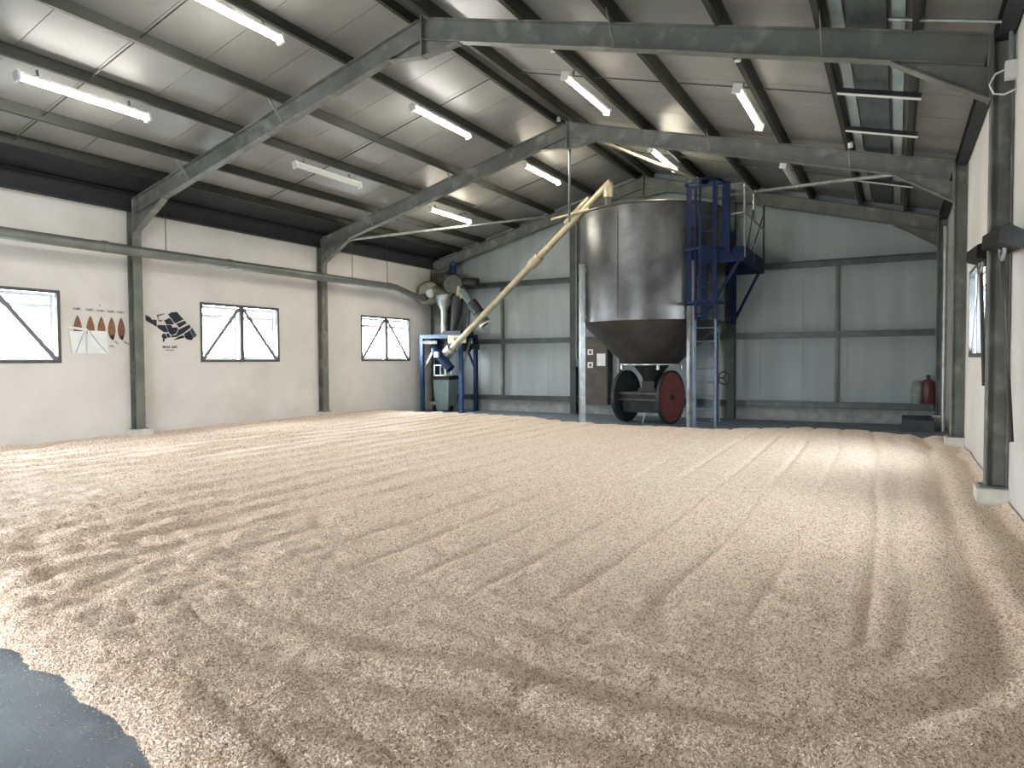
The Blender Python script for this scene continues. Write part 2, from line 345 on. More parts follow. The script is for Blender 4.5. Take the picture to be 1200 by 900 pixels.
def hgt(X, Y):
    wob = vnoise(X, Y, 1.3, 1)*.22+vnoise(X, Y, .45, 2)*.10
    left = 1-sst(7.6, 10.4, X+.10*(Y-6))
    wn = vnoise(X, Y*.5, .5, 3)
    ph = 2*np.pi*(X+wob*.75)/.56
    fr0 = ph/(2*np.pi)-np.floor(ph/(2*np.pi))          # raked furrows: flat backs, steep fronts
    saw = np.where(fr0 < .85, fr0/.85, 1-sst(.85, 1.0, fr0))
    h = left*(.054+.075*wn)*(saw-.4)*(1-.35*sst(9, 16.5, Y))
    # broken lumps at the near left
    lump = (1-sst(4.2, 7.0, Y+.35*(X-7)))*(1-sst(9.6, 11.2, X))
    h += lump*(vnoise(X*1.6, Y, .17, 5)*.05+vnoise(X*1.3, Y, .42, 6)*.04)
    # right half: faint rake lines along the hall
    rt = sst(8.6, 10.5, X)*(1-sst(14.3, 14.7, X))*sst(3.6, 5.2, Y)
    ph2 = (X+vnoise(X, Y, 2.2, 8)*.16+.02*(Y-8))/.58
    fr = ph2-np.floor(ph2)
    h += -rt*.036*np.exp(-((fr-.5)/.075)**2)*(.6+1.2*vnoise(X, Y, .8, 9)+.3)
    # lane beside the right wall that turns round the near corner
    cx, cy, rad = 13.55, 4.45, 1.33
    dx = np.maximum(X-cx, 0); dy = np.maximum(cy-Y, 0)
    d = np.where((X > cx) & (Y < cy), np.hypot(dx, dy), np.where(Y >= cy, X-cx, cy-Y))-rad
    d = d+vnoise(X, Y, .7, 11)*.16
    reach = sst(10.4, 13.0, X)
    lane = -.046*np.exp(-(d/.11)**2)+.030*np.exp(-((d-.24)/.12)**2)+.014*np.exp(-((d+.22)/.11)**2)
    lane += -.022*np.exp(-((d-.46)/.09)**2)+.016*np.exp(-((d-.68)/.10)**2)-.014*np.exp(-((d-.9)/.08)**2)
    lane += -.010*np.exp(-((d+.45)/.06)**2)+.005*np.exp(-((d+.62)/.10)**2)-.007*np.exp(-((d+.85)/.06)**2)
    h += lane*reach*(1-.0*Y)
    # scraped furrows slanting across the near middle
    nm = sst(9.3, 10.2, X)*(1-sst(12.6, 13.3, X))*(1-sst(3.6, 4.6, Y))
    s = (Y+.30*(X-11)+vnoise(X, Y, .9, 13)*.25)/.36; fs = s-np.floor(s)
    h += nm*(-.017*np.exp(-((fs-.5)/.055)**2)+.003*np.cos(2*np.pi*fs))*(.4+1.6*vnoise(X, Y, .5, 14))
    # general unevenness, pits
    h += vnoise(X, Y, .9, 15)*.018+vnoise(X, Y, .30, 16)*.012+(vnoise(X, Y, .11, 17)*.010+vnoise(X, Y, .06, 27)*.008)*(1.2-.6*sst(4, 10, Y))
    pit = np.clip(vnoise(X, Y, .28, 18)-.36, 0, 1); h -= pit*.22*(1-sst(7, 10, Y))
    # heaped against the walls
    h += .07*np.exp(-X/.35)+.05*np.exp(-(W-X)/.12)
    # edges slope down to the floor
    e = np.minimum((Y-near_edge(X)-vnoise(X, Y, .30, 19)*.08-vnoise(X, Y, .07, 29)*.03)/.30, (far_edge(X)+vnoise(X, Y, .5, 20)*.2-Y)/.30)
    e = np.clip(e, 0, 1); e = 1-(1-e)**1.7
    base = .015
    return ZF-.012+(base+h-ZF+.012)*e, e
xs = np.arange(.003, W-.002, .026)
ys = [1.2]
while ys[-1] < 18.6: ys.append(ys[-1]+.017+.0042*max(0, ys[-1]-1.5))
ys = np.array(ys); XX, YY = np.meshgrid(xs, ys, indexing='ij')
HH, EE = hgt(XX, YY)
nX, nY = XX.shape; idx = np.arange(nX*nY).reshape(nX, nY)
quads = np.stack([idx[:-1, :-1], idx[1:, :-1], idx[1:, 1:], idx[:-1, 1:]], -1).reshape(-1, 4)
emax = np.maximum.reduce([EE[:-1, :-1], EE[1:, :-1], EE[1:, 1:], EE[:-1, 1:]]).reshape(-1)
quads = quads[emax > 0]
verts = np.stack([XX, YY, HH], -1).reshape(-1, 3)
used = np.unique(quads); rem = -np.ones(len(verts), int); rem[used] = np.arange(len(used)); verts = verts[used]; quads = rem[quads]
me = bpy.data.meshes.new('grain_bed')
me.vertices.add(len(verts)); me.vertices.foreach_set('co', verts.astype(np.float32).ravel())
me.loops.add(quads.size); me.loops.foreach_set('vertex_index', quads.astype(np.int32).ravel())
me.polygons.add(len(quads)); me.polygons.foreach_set('loop_start', np.arange(0, quads.size, 4, dtype=np.int32)); me.polygons.foreach_set('loop_total', np.full(len(quads), 4, np.int32))
me.update(); me.validate(); me.shade_smooth()
dens = 10500*(1-sst(4.0, 10.0, verts[:, 1]))*sst(7.6, 8.8, verts[:, 0]+.55*(verts[:, 1]-2.0))
at = me.attributes.new('dens', 'FLOAT', 'POINT'); at.data.foreach_set('value', dens.astype(np.float32))

def mat_grain(inst):
    m = bpy.data.materials.new('malt_kernel' if inst else 'malt_bed'); m.use_nodes = True; n = m.node_tree; b = n.nodes['Principled BSDF']
    b.inputs['Roughness'].default_value = .75; b.inputs['Specular IOR Level'].default_value = .25
    rmp = n.nodes.new('ShaderNodeValToRGB'); cr = rmp.color_ramp
    cr.elements[0].position = 0; cr.elements[0].color = lin('#9c8269'); cr.elements[1].position = 1; cr.elements[1].color = lin('#fdf2e6')
    e = cr.elements.new(.5); e.color = lin('#f0dcc8')
    if inst:
        oi = n.nodes.new('ShaderNodeObjectInfo'); n.links.new(oi.outputs['Random'], rmp.inputs[0]); n.links.new(rmp.outputs[0], b.inputs['Base Color'])
    else:
        tc = n.nodes.new('ShaderNodeTexCoord')
        v = n.nodes.new('ShaderNodeTexVoronoi'); v.inputs['Scale'].default_value = 52
        nz = n.nodes.new('ShaderNodeTexNoise'); nz.inputs['Scale'].default_value = 34; nz.inputs['Detail'].default_value = 6; nz.inputs['Roughness'].default_value = .75
        sp = n.nodes.new('ShaderNodeSeparateColor'); mxx = n.nodes.new('ShaderNodeMath'); mxx.operation = 'MULTIPLY_ADD'
        n.links.new(tc.outputs['Object'], v.inputs['Vector']); n.links.new(tc.outputs['Object'], nz.inputs['Vector'])
        n.links.new(v.outputs['Color'], sp.inputs[0]); n.links.new(sp.outputs[0], mxx.inputs[0]); mxx.inputs[1].default_value = .42
        r2 = n.nodes.new('ShaderNodeMapRange'); r2.inputs[1].default_value = .36; r2.inputs[2].default_value = .64; r2.inputs[3].default_value = -.08; r2.inputs[4].default_value = .68
        n.links.new(nz.outputs[0], r2.inputs[0]); n.links.new(r2.outputs[0], mxx.inputs[2])
        n.links.new(mxx.outputs[0], rmp.inputs[0]); n.links.new(rmp.outputs[0], b.inputs['Base Color'])
        bp = n.nodes.new('ShaderNodeBump'); bp.inputs['Strength'].default_value = .9; bp.inputs['Distance'].default_value = .005
        ad = n.nodes.new('ShaderNodeMath'); ad.operation = 'SUBTRACT'
        n.links.new(nz.outputs[0], ad.inputs[0]); n.links.new(v.outputs['Distance'], ad.inputs[1])
        n.links.new(ad.outputs[0], bp.inputs['Height']); n.links.new(bp.outputs[0], b.inputs['Normal'])
    return m
m_bed, m_kern = mat_grain(False), mat_grain(True)
me.materials.append(m_bed)
bed = bpy.data.objects.new('grain_bed', me); COL.objects.link(bed); bed['kind'] = 'stuff'
tag(bed, 'wide bed of pale tan malting barley raked over the whole floor', 'grain')
def kernel_nodes(name, join, size, dens_attr=None, density=None, seed=1):
    g = bpy.data.node_groups.new(name, 'GeometryNodeTree')
    g.interface.new_socket('Geometry', in_out='INPUT', socket_type='NodeSocketGeometry'); g.interface.new_socket('Geometry', in_out='OUTPUT', socket_type='NodeSocketGeometry')
    N = g.nodes.new; L = g.links.new
    gi, go = N('NodeGroupInput'), N('NodeGroupOutput')
    dp = N('GeometryNodeDistributePointsOnFaces'); dp.inputs['Seed'].default_value = seed
    na = N('GeometryNodeInputNamedAttribute'); na.data_type = 'FLOAT'; na.inputs[0].default_value = 'dens'
    sp = N('GeometryNodeMeshUVSphere'); sp.inputs['Segments'].default_value = 5; sp.inputs['Rings'].default_value = 4; sp.inputs['Radius'].default_value = 1
    tr = N('GeometryNodeTransform'); tr.inputs['Scale'].default_value = size; tr.inputs['Rotation'].default_value = (0, R(90), 0)
    tr.inputs['Scale'].default_value = (size[1], size[2], size[0])
    sm = N('GeometryNodeSetMaterial'); sm.inputs['Material'].default_value = m_kern
    ip = N('GeometryNodeInstanceOnPoints')
    rv = N('FunctionNodeRandomValue'); rv.data_type = 'FLOAT_VECTOR'; rv.inputs[0].default_value = (-.9, -.9, 0); rv.inputs[1].default_value = (.9, .9, 6.28)
    rs = N('FunctionNodeRandomValue'); rs.data_type = 'FLOAT'; rs.inputs[2].default_value = .7; rs.inputs[3].default_value = 1.25
    er = N('FunctionNodeEulerToRotation')
    L(gi.outputs[0], dp.inputs['Mesh']); L(na.outputs[0], dp.inputs['Density'])
    L(sp.outputs[0], tr.inputs[0]); L(tr.outputs[0], sm.inputs[0]); L(sm.outputs[0], ip.inputs['Instance'])
    L(dp.outputs['Points'], ip.inputs['Points']); L(rv.outputs[0], er.inputs[0]); L(er.outputs[0], ip.inputs['Rotation']); L(rs.outputs[1], ip.inputs['Scale'])
    if join:
        jg = N('GeometryNodeJoinGeometry'); L(gi.outputs[0], jg.inputs[0]); L(ip.outputs[0], jg.inputs[0]); L(jg.outputs[0], go.inputs[0])
    else: L(ip.outputs[0], go.inputs[0])
    return g
mod = bed.modifiers.new('kernels', 'NODES'); mod.node_group = kernel_nodes('kernel_scatter', True, (.0098, .0033, .0031))
# loose kernels on the bare floor in front of the bed
q = []; 
for _ in range(1500):
    x = random.uniform(8.3, 12.3); y = near_edge(x)-random.random()**1.6*1.0
    q.append((x, y))
b = MB()
for x, y in q:
    a = random.random()*6.28; l = random.uniform(.005, .009); wd = l*.35; c, s = math.cos(a), math.sin(a)
    b.add([(x+c*l, y+s*l, ZF+.002), (x-s*wd, y+c*wd, ZF+.002), (x-c*l, y-s*l, ZF+.002), (x+s*wd, y-c*wd, ZF+.002), (x, y, ZF+.0045)], [(0, 1, 4), (1, 2, 4), (2, 3, 4), (3, 0, 4), (3, 2, 1, 0)])
o = b.build('spilled_grain', m_kern, kind='stuff'); tag(o, 'loose pale kernels scattered on the bare slate floor at the near left', 'grain')
# low dark block at the back right
tag(MB().box(14.55, 15.2, 18.6, YB-.35, ZF, .16).build('concrete_block', m_darkcon), 'low dark concrete block on the floor in the far right corner', 'block')

# ------------------------------------------------------------------ lamps
def lamp(x, yc, label, mt, yaw_=0):
    L = 1.0; z = zr(x)-.13; sl = math.atan(SL)*(1 if x < MID else -1)
    t = thing('tube_light', label, 'light', (x, yc, z), 'fluorescent tube lights under the roof')
    t.rotation_euler = (0, -sl, yaw_)
    bpy.context.view_layer.update()
    def put(b, n, m, p=t):
        o = bpy.data.objects.new(n, b.mesh(n, m)); COL.objects.link(o); o.parent = p; return o
    put(MB().box(-.05, .05, -L, L, -.05, 0), 'housing', m_white)
    prof = [(.054*math.cos(R(a)), -.05+.065*math.sin(R(a))) for a in range(180, 361, 20)]
    put(MB().prism(prof, (0, -L+.03, 0), (0, L-.03, 0)), 'diffuser', mt)
    for s in (-1, 1):
        put(MB().prism([(-.066, -.135), (.066, -.135), (.066, .005), (-.066, .005)], (0, s*(L-.03), 0), (0, s*L+s*.015, 0)), 'end_cap', m_white)
        put(MB().box(-.012, .012, s*.7-.015, s*.7+.015, 0, .135), 'hanger', m_galv)
    return t
lamp(3.33, 6.45, 'lit tube light at far left, nearest on the lower left roof slope', m_lit)
lamp(6.2, 6.70, 'lit tube light cut by the top edge, nearest on the upper left slope', m_lit)
lamp(9.42, 6.45, 'lit tube light just past the top edge of view, right of the ridge, first bay', m_dim)
lamp(6.22, 11.95, 'lit tube light in the middle bay, high on the left slope', m_lit)
lamp(3.35, 11.70, 'unlit grey tube light low on the left slope of the middle bay', m_off)
lamp(9.45, 11.95, 'lit tube light just right of the ridge in the middle bay', m_dim)
lamp(12.28, 12.0, 'lit tube light lower on the right slope of the middle bay', m_dim)
lamp(6.22, 16.55, 'lit tube light high on the left slope, left of the hanging rod', m_litw)
lamp(3.30, 16.6, 'lit tube light low on the left slope, above the diagonal roof tube', m_litw)
lamp(9.45, 16.7, 'lit tube light close above the silo, right of the ridge', m_litw)
lamp(12.3, 16.75, 'unlit pale tube light on the right slope behind the silo ladder', m_off)

# ------------------------------------------------------------------ duct along the left wall
t = thing('air_duct', 'long round grey steel duct running high along the left wall', 'duct', (.45, 12, 3.95))
dpts = [(.45, YN+.1, 3.92), (.45, 17.5, 3.95), (.45, 17.75, 3.94), (.45, 18.6, 3.76), (.45, 18.8, 3.73), (.45, 19.15, 3.73)]
MB().tube(dpts, .108, 20).build('pipe', m_duct, t)
for yy in (2.4, 5.4, 8.4, 11.4, 14.4, 17.4): MB().tube([(.45, yy-.05, 3.93+yy*.0012), (.45, yy+.05, 3.93+yy*.0012)], .120, 20).build('joint_collar', m_duct, t)
for yy in (4.0, 9.75, 15.7, 17.3):
    MB().tube([(.45, yy, 4.04), (.45, yy, zr(.45)+.19)], .009, 6).build('hanger_rod', m_dark, t)
for Y in (Y1, Y2): MB().box(.212, .36, Y-.03, Y+.03, 3.90, 3.98).build('bracket', m_steel, t)

# ------------------------------------------------------------------ roof bracing tubes, hanging rod
def brace(p0, p1, r, label, m=m_galv):
    t = thing('brace_tube', label, 'brace', p0, 'diagonal roof bracing tubes in the far bay')
    MB().tube([p0, p1], r, 10).build('tube', m, t)
    for p in (p0, p1): MB().box(p[0]-.05, p[0]+.05, p[1]-.05, p[1]+.05, p[2]-.05, p[2]+.05).build('end_bracket', m_steel, t)
def un(x): return zr(x)-.30
brace((1.0, 14.98, un(1.0)), (5.5, 20.15, un(5.5)), .04, 'thin roof brace tube rising from the left haunch to the gable')
brace((14.36, 14.98, un(14.36)), (9.95, 20.15, un(9.95)), .04, 'roof brace tube from the right haunch to the gable behind the silo ladder')
brace((8.5, 14.98, un(8.5)), (9.9, 18.1, un(9.9)), .04, 'pale roof brace tube beside the lit lamp above the silo', m_auger)

# ------------------------------------------------------------------ roof board on hangers, crossbars, conduit, sockets (right slope)
o = MB().bar((14.08, 3.5, zr(14.08)+.13), (14.08, 20.1, zr(14.08)+.13), .42, .05, (SL, 0, 1)).build('roof_board', m_board)
tag(o, 'long dark weathered board lying between purlins on the right slope', 'board')
for x, w_, in ((13.76, .14), (14.40, .14)):
    o = MB().bar((x, 3.5, zr(x)+.165), (x, 20.1, zr(x)+.165), w_, .03, (SL, 0, 1)).build('pale_strip', mat('pale_sheet', '#a9b6b8', '#98a6a9', .4, 0, 3, 4))
    tag(o, 'pale bluish sheet strip on the %s side of the dark roof board' % ('ridge' if x < 14 else 'eaves'), 'strip')
for i, (yy, nm) in enumerate(((11.3, 'near one in the middle bay'), (13.2, 'far one in the middle bay'), (17.0, 'one in the far bay'))):
    t = thing('hanger_bar', 'dark crossbar with white lower flange under the roof board, '+nm, 'bar', (14.15, yy, zr(14.15)-.05), 'crossbars under the roof board')
    p0, p1 = (13.62, yy, zr(13.62)-.03), (14.68, yy, zr(14.68)-.03)
    MB().bar(p0, p1, .05, .07, (SL, 0, 1)).build('channel', m_black, t)
    MB().bar((p0[0], yy, p0[2]-.045), (p1[0], yy, p1[2]-.045), .07, .014, (SL, 0, 1)).build('flange', m_white, t)
t = thing('conduit', 'thin galvanised conduit over the nearest rafter ending at right column', 'conduit', (15.3, 9.0, 5.2))
CXX = 15.435
MB().tube([(14.3, 9.02, zr(14.3)+.05), (15.34, 9.02, zr(15.34)+.05), (CXX, 9.02, zr(CXX)-.02), (CXX, 9.02, zr(CXX)-.10), (CXX, 9.02, 4.70)], .022, 10).build('pipe', m_galv, t)
MB().box(CXX-.05, W, 8.97, 9.07, 4.52, 4.70).build('junction_box', m_white, t)
MB().tube([(CXX-.05, 9.0, 4.62), (CXX-.14, 8.98, 4.58), (CXX-.19, 8.98, 4.48), (CXX-.15, 8.98, 4.38), (CXX-.06, 8.99, 4.36), (W-.01, 9.0, 4.40)], .010, 6).build('cable', m_white, t)
def socket(p, label):
    t = thing('lamp_socket', label, 'socket', p, 'small white sockets on the steelwork')
    MB().lathe([(.028, -.05), (.045, -.045), (.045, .03), (.02, .05)], p, 14).build('cap', m_white, t)
    MB().box(p[0]-.04, p[0]+.04, p[1]-.0, p[1]+.05, p[2]+.03, p[2]+.07).build('bracket', m_steel, t)
socket((7.62, 14.6, zr(7.62)+.06), 'small white socket at the ridge on the middle frame')
socket((9.5, 10.35, zr(9.5)+.02), 'small white socket at the near end of the lamp right of the ridge')
socket((12.4, 10.35, zr(12.4)+.02), 'small white socket at the near end of the lamp lower on right slope')
socket((13.64, 14.3, zr(13.64)-.02), 'small white socket on the middle frame below the dark roof board')

# ------------------------------------------------------------------ wall graphics (left wall)
GX = .004
def wpts(y0, z0, pts): return [(GX, y0+a, z0+c) for a, c in pts]
leafY = [8.08, 8.335, 8.56, 8.775, 8.98]
names = ['first from the left, half hidden behind a leaflet', 'second from the left, with a short dark root tip', 'third from the left, its lower half behind the leaflet', 'fourth from the left, with a dark root bud', 'fifth from the left, longest dark root bud, nearest the column']
for i, yc in enumerate(leafY):
    t = thing('barley_graphic', 'barley kernel picture, '+names[i], 'wall graphic', (0, yc, 2.35), 'five barley kernel pictures in a row')
    prof = [(0, .24), (.035, .17), (.062, .09), (.080, 0), (.078, -.09), (.055, -.17), (.03, -.22)]
    pts = [(a, c) for a, c in prof]+[(-a, c) for a, c in prof[::-1][:-1]]
    MB().poly(wpts(yc, 2.33, pts), (.006, 0, 0)).build('kernel_print', m_lred if i in (0, 4) else m_lbrown, t)
    MB().poly([(GX+.006, yc+a, 2.33+c) for a, c in [(-.045, -.13), (-.02, -.15), (.015, -.15), (.05, -.12), (.045, -.19), (.03, -.24), (.01, -.25), (-.02, -.22)]], (.003, 0, 0)).build('root_print', m_rust, t)
    if i > 2:
        MB().poly([(GX, yc+.03+a, 2.07+c) for a, c in [(0, 0), (.06, -.005), (.10+.03*(i-3), -.05), (.12+.04*(i-3), -.09), (.05, -.06)]], (.004, 0, 0)).build('shoot_print', mat('root_hair_print', '#a9a795', None, .7), t)
def glyphs(y0, y1, zc, hgt_, n, m, name, label, group=None):
    b = MB(); st = (y1-y0)/n
    for j in range(n):
        if n > 8 and j == n//2: continue
        y = y0+j*st; k = (j*7+n) % 4
        b.box(GX, GX+.004, y, y+st*.22, zc-hgt_/2, zc+hgt_/2)
        if k != 1: b.box(GX, GX+.004, y, y+st*.7, zc+hgt_*.28, zc+hgt_/2)
        if k != 2: b.box(GX, GX+.004, y, y+st*.7, zc-hgt_/2, zc-hgt_*.28)
        if k == 3: b.box(GX, GX+.004, y+st*.5, y+st*.7, zc-hgt_/2, zc+hgt_/2)
    o = b.build(name, m); tag(o, label, 'caption', group); return o
for i, yc in enumerate(leafY):
    glyphs(yc-.08, yc+.08, 2.695-.005*i, .042, 6, m_ink, 'caption', 'faded grey caption line above the '+['first', 'second', 'third', 'fourth', 'fifth'][i]+' barley kernel picture', 'captions over the barley pictures')
glyphs(8.53, 8.57, 2.80, .04, 1, m_ink, 'caption', 'tiny grey mark above the row of barley captions')
glyphs(8.72, 8.83, 1.955, .03, 4, m_inkd, 'caption', 'small dark caption right of the leaflets under the barley pictures')
def leaflet(y0, y1, z0, z1, skew, label):
    t = thing('leaflet', label, 'leaflet', (0, y0, z0), 'pale leaflets stuck under the barley pictures')
    p = [(.014, y0+skew, z0), (.014, y1, z0), (.014, y1-.02, z1), (.014, y0, z1)]
    MB().poly(p, (.006, 0, 0)).build('sheet', m_paper, t)
    MB().poly([(.0205, y0+(y1-y0)*a, z0+(z1-z0)*c) for a, c in ([(.35, .02), (.42, .02), (.80, .70), (.97, .95), (.90, .95), (.66, .60)] if skew > .03 else [(.05, .97), (.12, .97), (.5, .5), (.97, .03), (.9, .03), (.44, .48)])], (.002, 0, 0)).build('printed_curve', mat('print_blue_grey', '#a6b2c2', None, .6), t)
leaflet(7.90, 8.22, 1.80, 2.245, .06, 'pale blue leaflet under the first barley kernel picture, left one')
leaflet(8.27, 8.68, 1.80, 2.265, -.02, 'pale blue leaflet under the third barley kernel picture, right one')
tag(MB().poly([(.012, 7.89, 2.345), (.012, 8.27, 2.30), (.012, 8.27, 2.255), (.012, 7.89, 2.295)], (.01, 0, 0)).build('label_strip', m_white), 'white plastic strip across the first barley kernel picture', 'strip')
# field map
t = thing('field_map', 'navy blue cut-out field map on the left wall right of the column', 'wall graphic', (0, 10.1, 2.4))
def px(u, v):                                         # crop coordinates of the map to wall metres
    xx = 165+u/13.85; yy = 355+v/13.85
    return 9.52+(xx-170)*.02115, 2.80-(yy-365)*.0185
def piece(c, m=m_navy): MB().poly([(GX, *px(u, v)) for u, v in c], (.008, 0, 0)).build('map_piece', m, t)
piece([(80, 250), (145, 285), (175, 325), (245, 320), (245, 435), (80, 340)])
piece([(430, 220), (490, 180), (575, 168), (685, 290), (545, 365)])
piece([(365, 325), (450, 280), (530, 370), (500, 385), (405, 390)])
piece([(262, 405), (380, 405), (430, 520), (355, 520), (258, 450)])
piece([(392, 400), (475, 395), (500, 440), (570, 430), (590, 460), (550, 540), (480, 570), (440, 525)])
piece([(560, 375), (705, 310), (735, 355), (610, 435)])
piece([(600, 470), (780, 375), (805, 420), (690, 520), (560, 595), (480, 605), (475, 580), (560, 560)])
piece([(360, 545), (380, 560), (410, 615), (365, 640), (365, 680), (335, 680), (345, 630), (322, 600), (330, 560)])
piece([(390, 545), (435, 540), (465, 605), (420, 615)])
piece([(510, 655), (590, 595), (675, 565), (695, 605), (620, 625)])
piece([(690, 545), (785, 475), (845, 600), (820, 645), (750, 640), (710, 610)])
piece([(795, 465), (830, 430), (910, 560), (855, 600)], m_teal)
piece([(250, 240), (380, 205), (370, 220), (275, 265), (285, 320), (340, 320), (320, 350), (285, 345)], m_ink)
glyphs(9.92, 10.30, 1.955, .05, 12, m_inkd, 'caption', 'bold dark caption under the navy field map')
glyphs(10.0, 10.22, 1.885, .025, 8, m_ink, 'caption', 'thin grey second caption line under the navy field map')

# ------------------------------------------------------------------ silo
CX, CY, RA = 8.6, 18.38, 1.90; ZC0, ZC1 = 2.62, 5.45
silo = thing('grain_silo', 'large stainless steel grain silo with conical bottom on four legs', 'silo', (CX, CY, ZF))
b = MB(); b.lathe([(RA, ZC0), (RA, ZC1), (RA-.02, ZC1), (RA-.02, ZC0)], (CX, CY, 0), 72, close=True); b.build('drum', m_tank, silo)
MB().lathe([(.72, 1.50), (.74, 1.50), (RA+.0, ZC0-.0), (RA-.02, ZC0+.0)], (CX, CY, 0), 72, close=True).build('cone', m_cone, silo)
MB().lathe([(RA+.01, ZC1-.02), (RA+.04, ZC1), (RA+.01, ZC1+.04), (.5, ZC1+.34), (.3, ZC1+.36)], (CX, CY, 0), 72).build('roof', m_dark, silo)
for z, dz in ((ZC0, .03), (ZC1-.12, .025)): MB().lathe([(RA-.005, z-dz), (RA+.012, z-dz), (RA+.012, z+dz), (RA-.005, z+dz)], (CX, CY, 0), 72, close=True).build('band', m_tank, silo)
for a in (-98, -20, 150):
    c, s = math.cos(R(a)), math.sin(R(a)); MB().bar((CX+c*RA, CY+s*RA, ZC0+.03), (CX+c*RA, CY+s*RA, ZC1-.14), .03, .008, (c, s, 0)).build('seam', m_cone, silo)
for sx, sy in ((-1, -1), (1, -1), (1, 1), (-1, 1)):
    x, y = CX+sx*1.42, CY+sy*1.42; top = 4.1 if sx < 0 else 4.0
    b = MB(); p = [(-.085, -.085), (.085, -.085), (.085, -.06), (-.06, -.06), (-.06, .085), (-.085, .085)]
    b.prism([(-.06, -.065), (.06, -.065), (.06, .065), (-.06, .065)], (x, y, ZF), (x, y, top), (-sx, -sy, 0)); lg = b.build('leg', m_tankleg, silo)
    MB().box(x-.14, x+.14, y-.14, y+.14, ZF, ZF+.015).build('foot_plate', m_tankleg, lg)
    for zz in (2.72, top-.15): MB().bar((x, y, zz), (CX+sx*1.335, CY+sy*1.335, zz), .10, .12).build('leg_bracket', m_tankleg, lg)
MB().lathe([(.72, 1.46), (.86, 1.46), (.86, 1.49), (.72, 1.49)], (CX, CY, 0), 40, close=True).build('outlet_flange', m_galv, silo)
MB().lathe([(.12, .98), (.20, .98), (.26, 1.16), (.50, 1.47), (.44, 1.47), (.2, 1.16)], (CX, CY, 0), 32, close=True).build('outlet_funnel', m_black, silo)
for a in (-150, -60, 20, 120):
    x, y = CX+.80*math.cos(R(a)), CY+.80*math.sin(R(a))
    MB().tube([(x, y, 1.34), (x, y, 1.50)], .05, 10).build('clamp', m_galv, silo)
# hatch low on the drum behind the ladder
MB().lathe([(.24, 0), (.24, .05), (.18, .07)], (CX+math.cos(R(-44))*(RA-.01), CY+math.sin(R(-44))*(RA-.01), 4.62), 24, axis=(math.cos(R(-44)), math.sin(R(-44)), 0)).build('hatch', m_dark, silo)

# ladder and cage
LX, LY = 10.42, 16.82
lad = thing('caged_ladder', 'tall ladder with dark blue safety cage on the silo front right', 'ladder', (LX, LY, ZF))
for s in (-1, 1):
    MB().bar((LX+s*.24, LY, ZF), (LX+s*.24, LY, 2.55), .05, .05).build('stile', m_ladder, lad)
    MB().bar((LX+s*.24, LY, 2.55), (LX+s*.24, LY, 5.70), .06, .05).build('stile', m_blue, lad)
z = .08
while z < 5.6:
    MB().tube([(LX-.24, LY, z), (LX+.24, LY, z)], .016, 8).build('rung', m_ladder if z < 2.5 else m_blue, lad); z += .325
for z in (2.93, 4.16, 5.73):
    pts = [(LX-.42, LY+.05, z), (LX-.43, LY-.15, z)]+[(LX+.43*math.cos(R(a)), LY-.2+.43*math.sin(R(a)), z) for a in range(190, 351, 16)]+[(LX+.43, LY-.15, z), (LX+.42, LY+.05, z)]
    b = MB()
    for p, q_ in zip(pts[:-1], pts[1:]): b.bar(p, q_, .012, .06)
    b.bar((LX-.43, LY+.04, z), (LX+.43, LY+.04, z), .012, .06); b.build('hoop', m_blue, lad)
for x, y, wd in ((LX-.40, LY+.02, .11), (LX-.30, LY-.50, .05), (LX+.02, LY-.63, .06), (LX+.30, LY-.50, .05)):
    MB().bar((x, y, 2.9), (x, y, 5.76), wd, .012, (0, 1, 0)).build('cage_bar', m_blue, lad)
MB().box(LX+.38, LX+.56, LY-.02, LY+.05, 4.1, 5.76).build('cage_bar', m_blue, lad)
pf = thing('access_platform', 'dark blue steel platform with railings on the right of the silo', 'platform', (10.9, 18.4, 4.2))
XO = 11.27; YA, YBk = 17.0, 19.75
MB().box(10.56, XO-.02, YA+.02, YBk-.02, 4.16, 4.20).build('deck', m_blue, pf)
for x0, x1, y0, y1 in ((10.05, XO, YA-.03, YA+.02), (10.56, XO, YBk-.02, YBk+.03), (XO-.02, XO+.02, YA+.02, YBk-.02)):
    MB().box(x0, x1, y0, y1, 3.90, 4.25).build('fascia', m_blue, pf)
MB().box(10.98, XO-.02, 17.6, 19.4, 4.0, 4.155).build('deck_support', m_blue, pf)
for y in (YA+.04, YBk-.06):
    b = MB(); x0 = 10.33 if y < 18 else 10.50
    b.box(x0-.07, x0+.07, y-.04, y+.04, 2.55, 3.92); b.build('bracket_post', m_blue, pf)
    MB().bar((x0, y, 2.62), (XO-.1, y, 3.95), .05, .07).build('bracket_strut', m_blue, pf)
    MB().bar((x0-.25, y+(.35 if y < 18 else -.35), 2.62), (x0, y, 2.62), .05, .05).build('bracket_foot', m_blue, pf)
for (x, y), m, z1 in (((XO, YA+.03), m_galv, 5.72), ((XO, 18.2), m_galv, 5.72), ((XO, YBk-.03), m_dark, 5.72)):
    MB().tube([(x, y, 4.0), (x, y, z1)], .024, 10).build('rail_post', m, pf)
MB().tube([(10.95, YA+.02, 5.70), (XO-.05, YA+.02, 5.72), (XO, YA+.06, 5.72), (XO, YBk-.03, 5.72)], .024, 10).build('top_rail', m_galv, pf)
MB().tube([(10.95, YA+.02, 5.03), (XO, YA+.03, 5.05), (XO, YBk-.03, 5.05)], .02, 10).build('mid_rail', m_galv, pf)
MB().tube([(XO, 18.0, 4.25), (XO, YBk-.1, 5.45)], .018, 8).build('rail_brace', m_dark, pf)
MB().tube([(XO, 17.4, 4.25), (XO, 18.15, 5.3)], .018, 8).build('rail_brace', m_dark, pf)
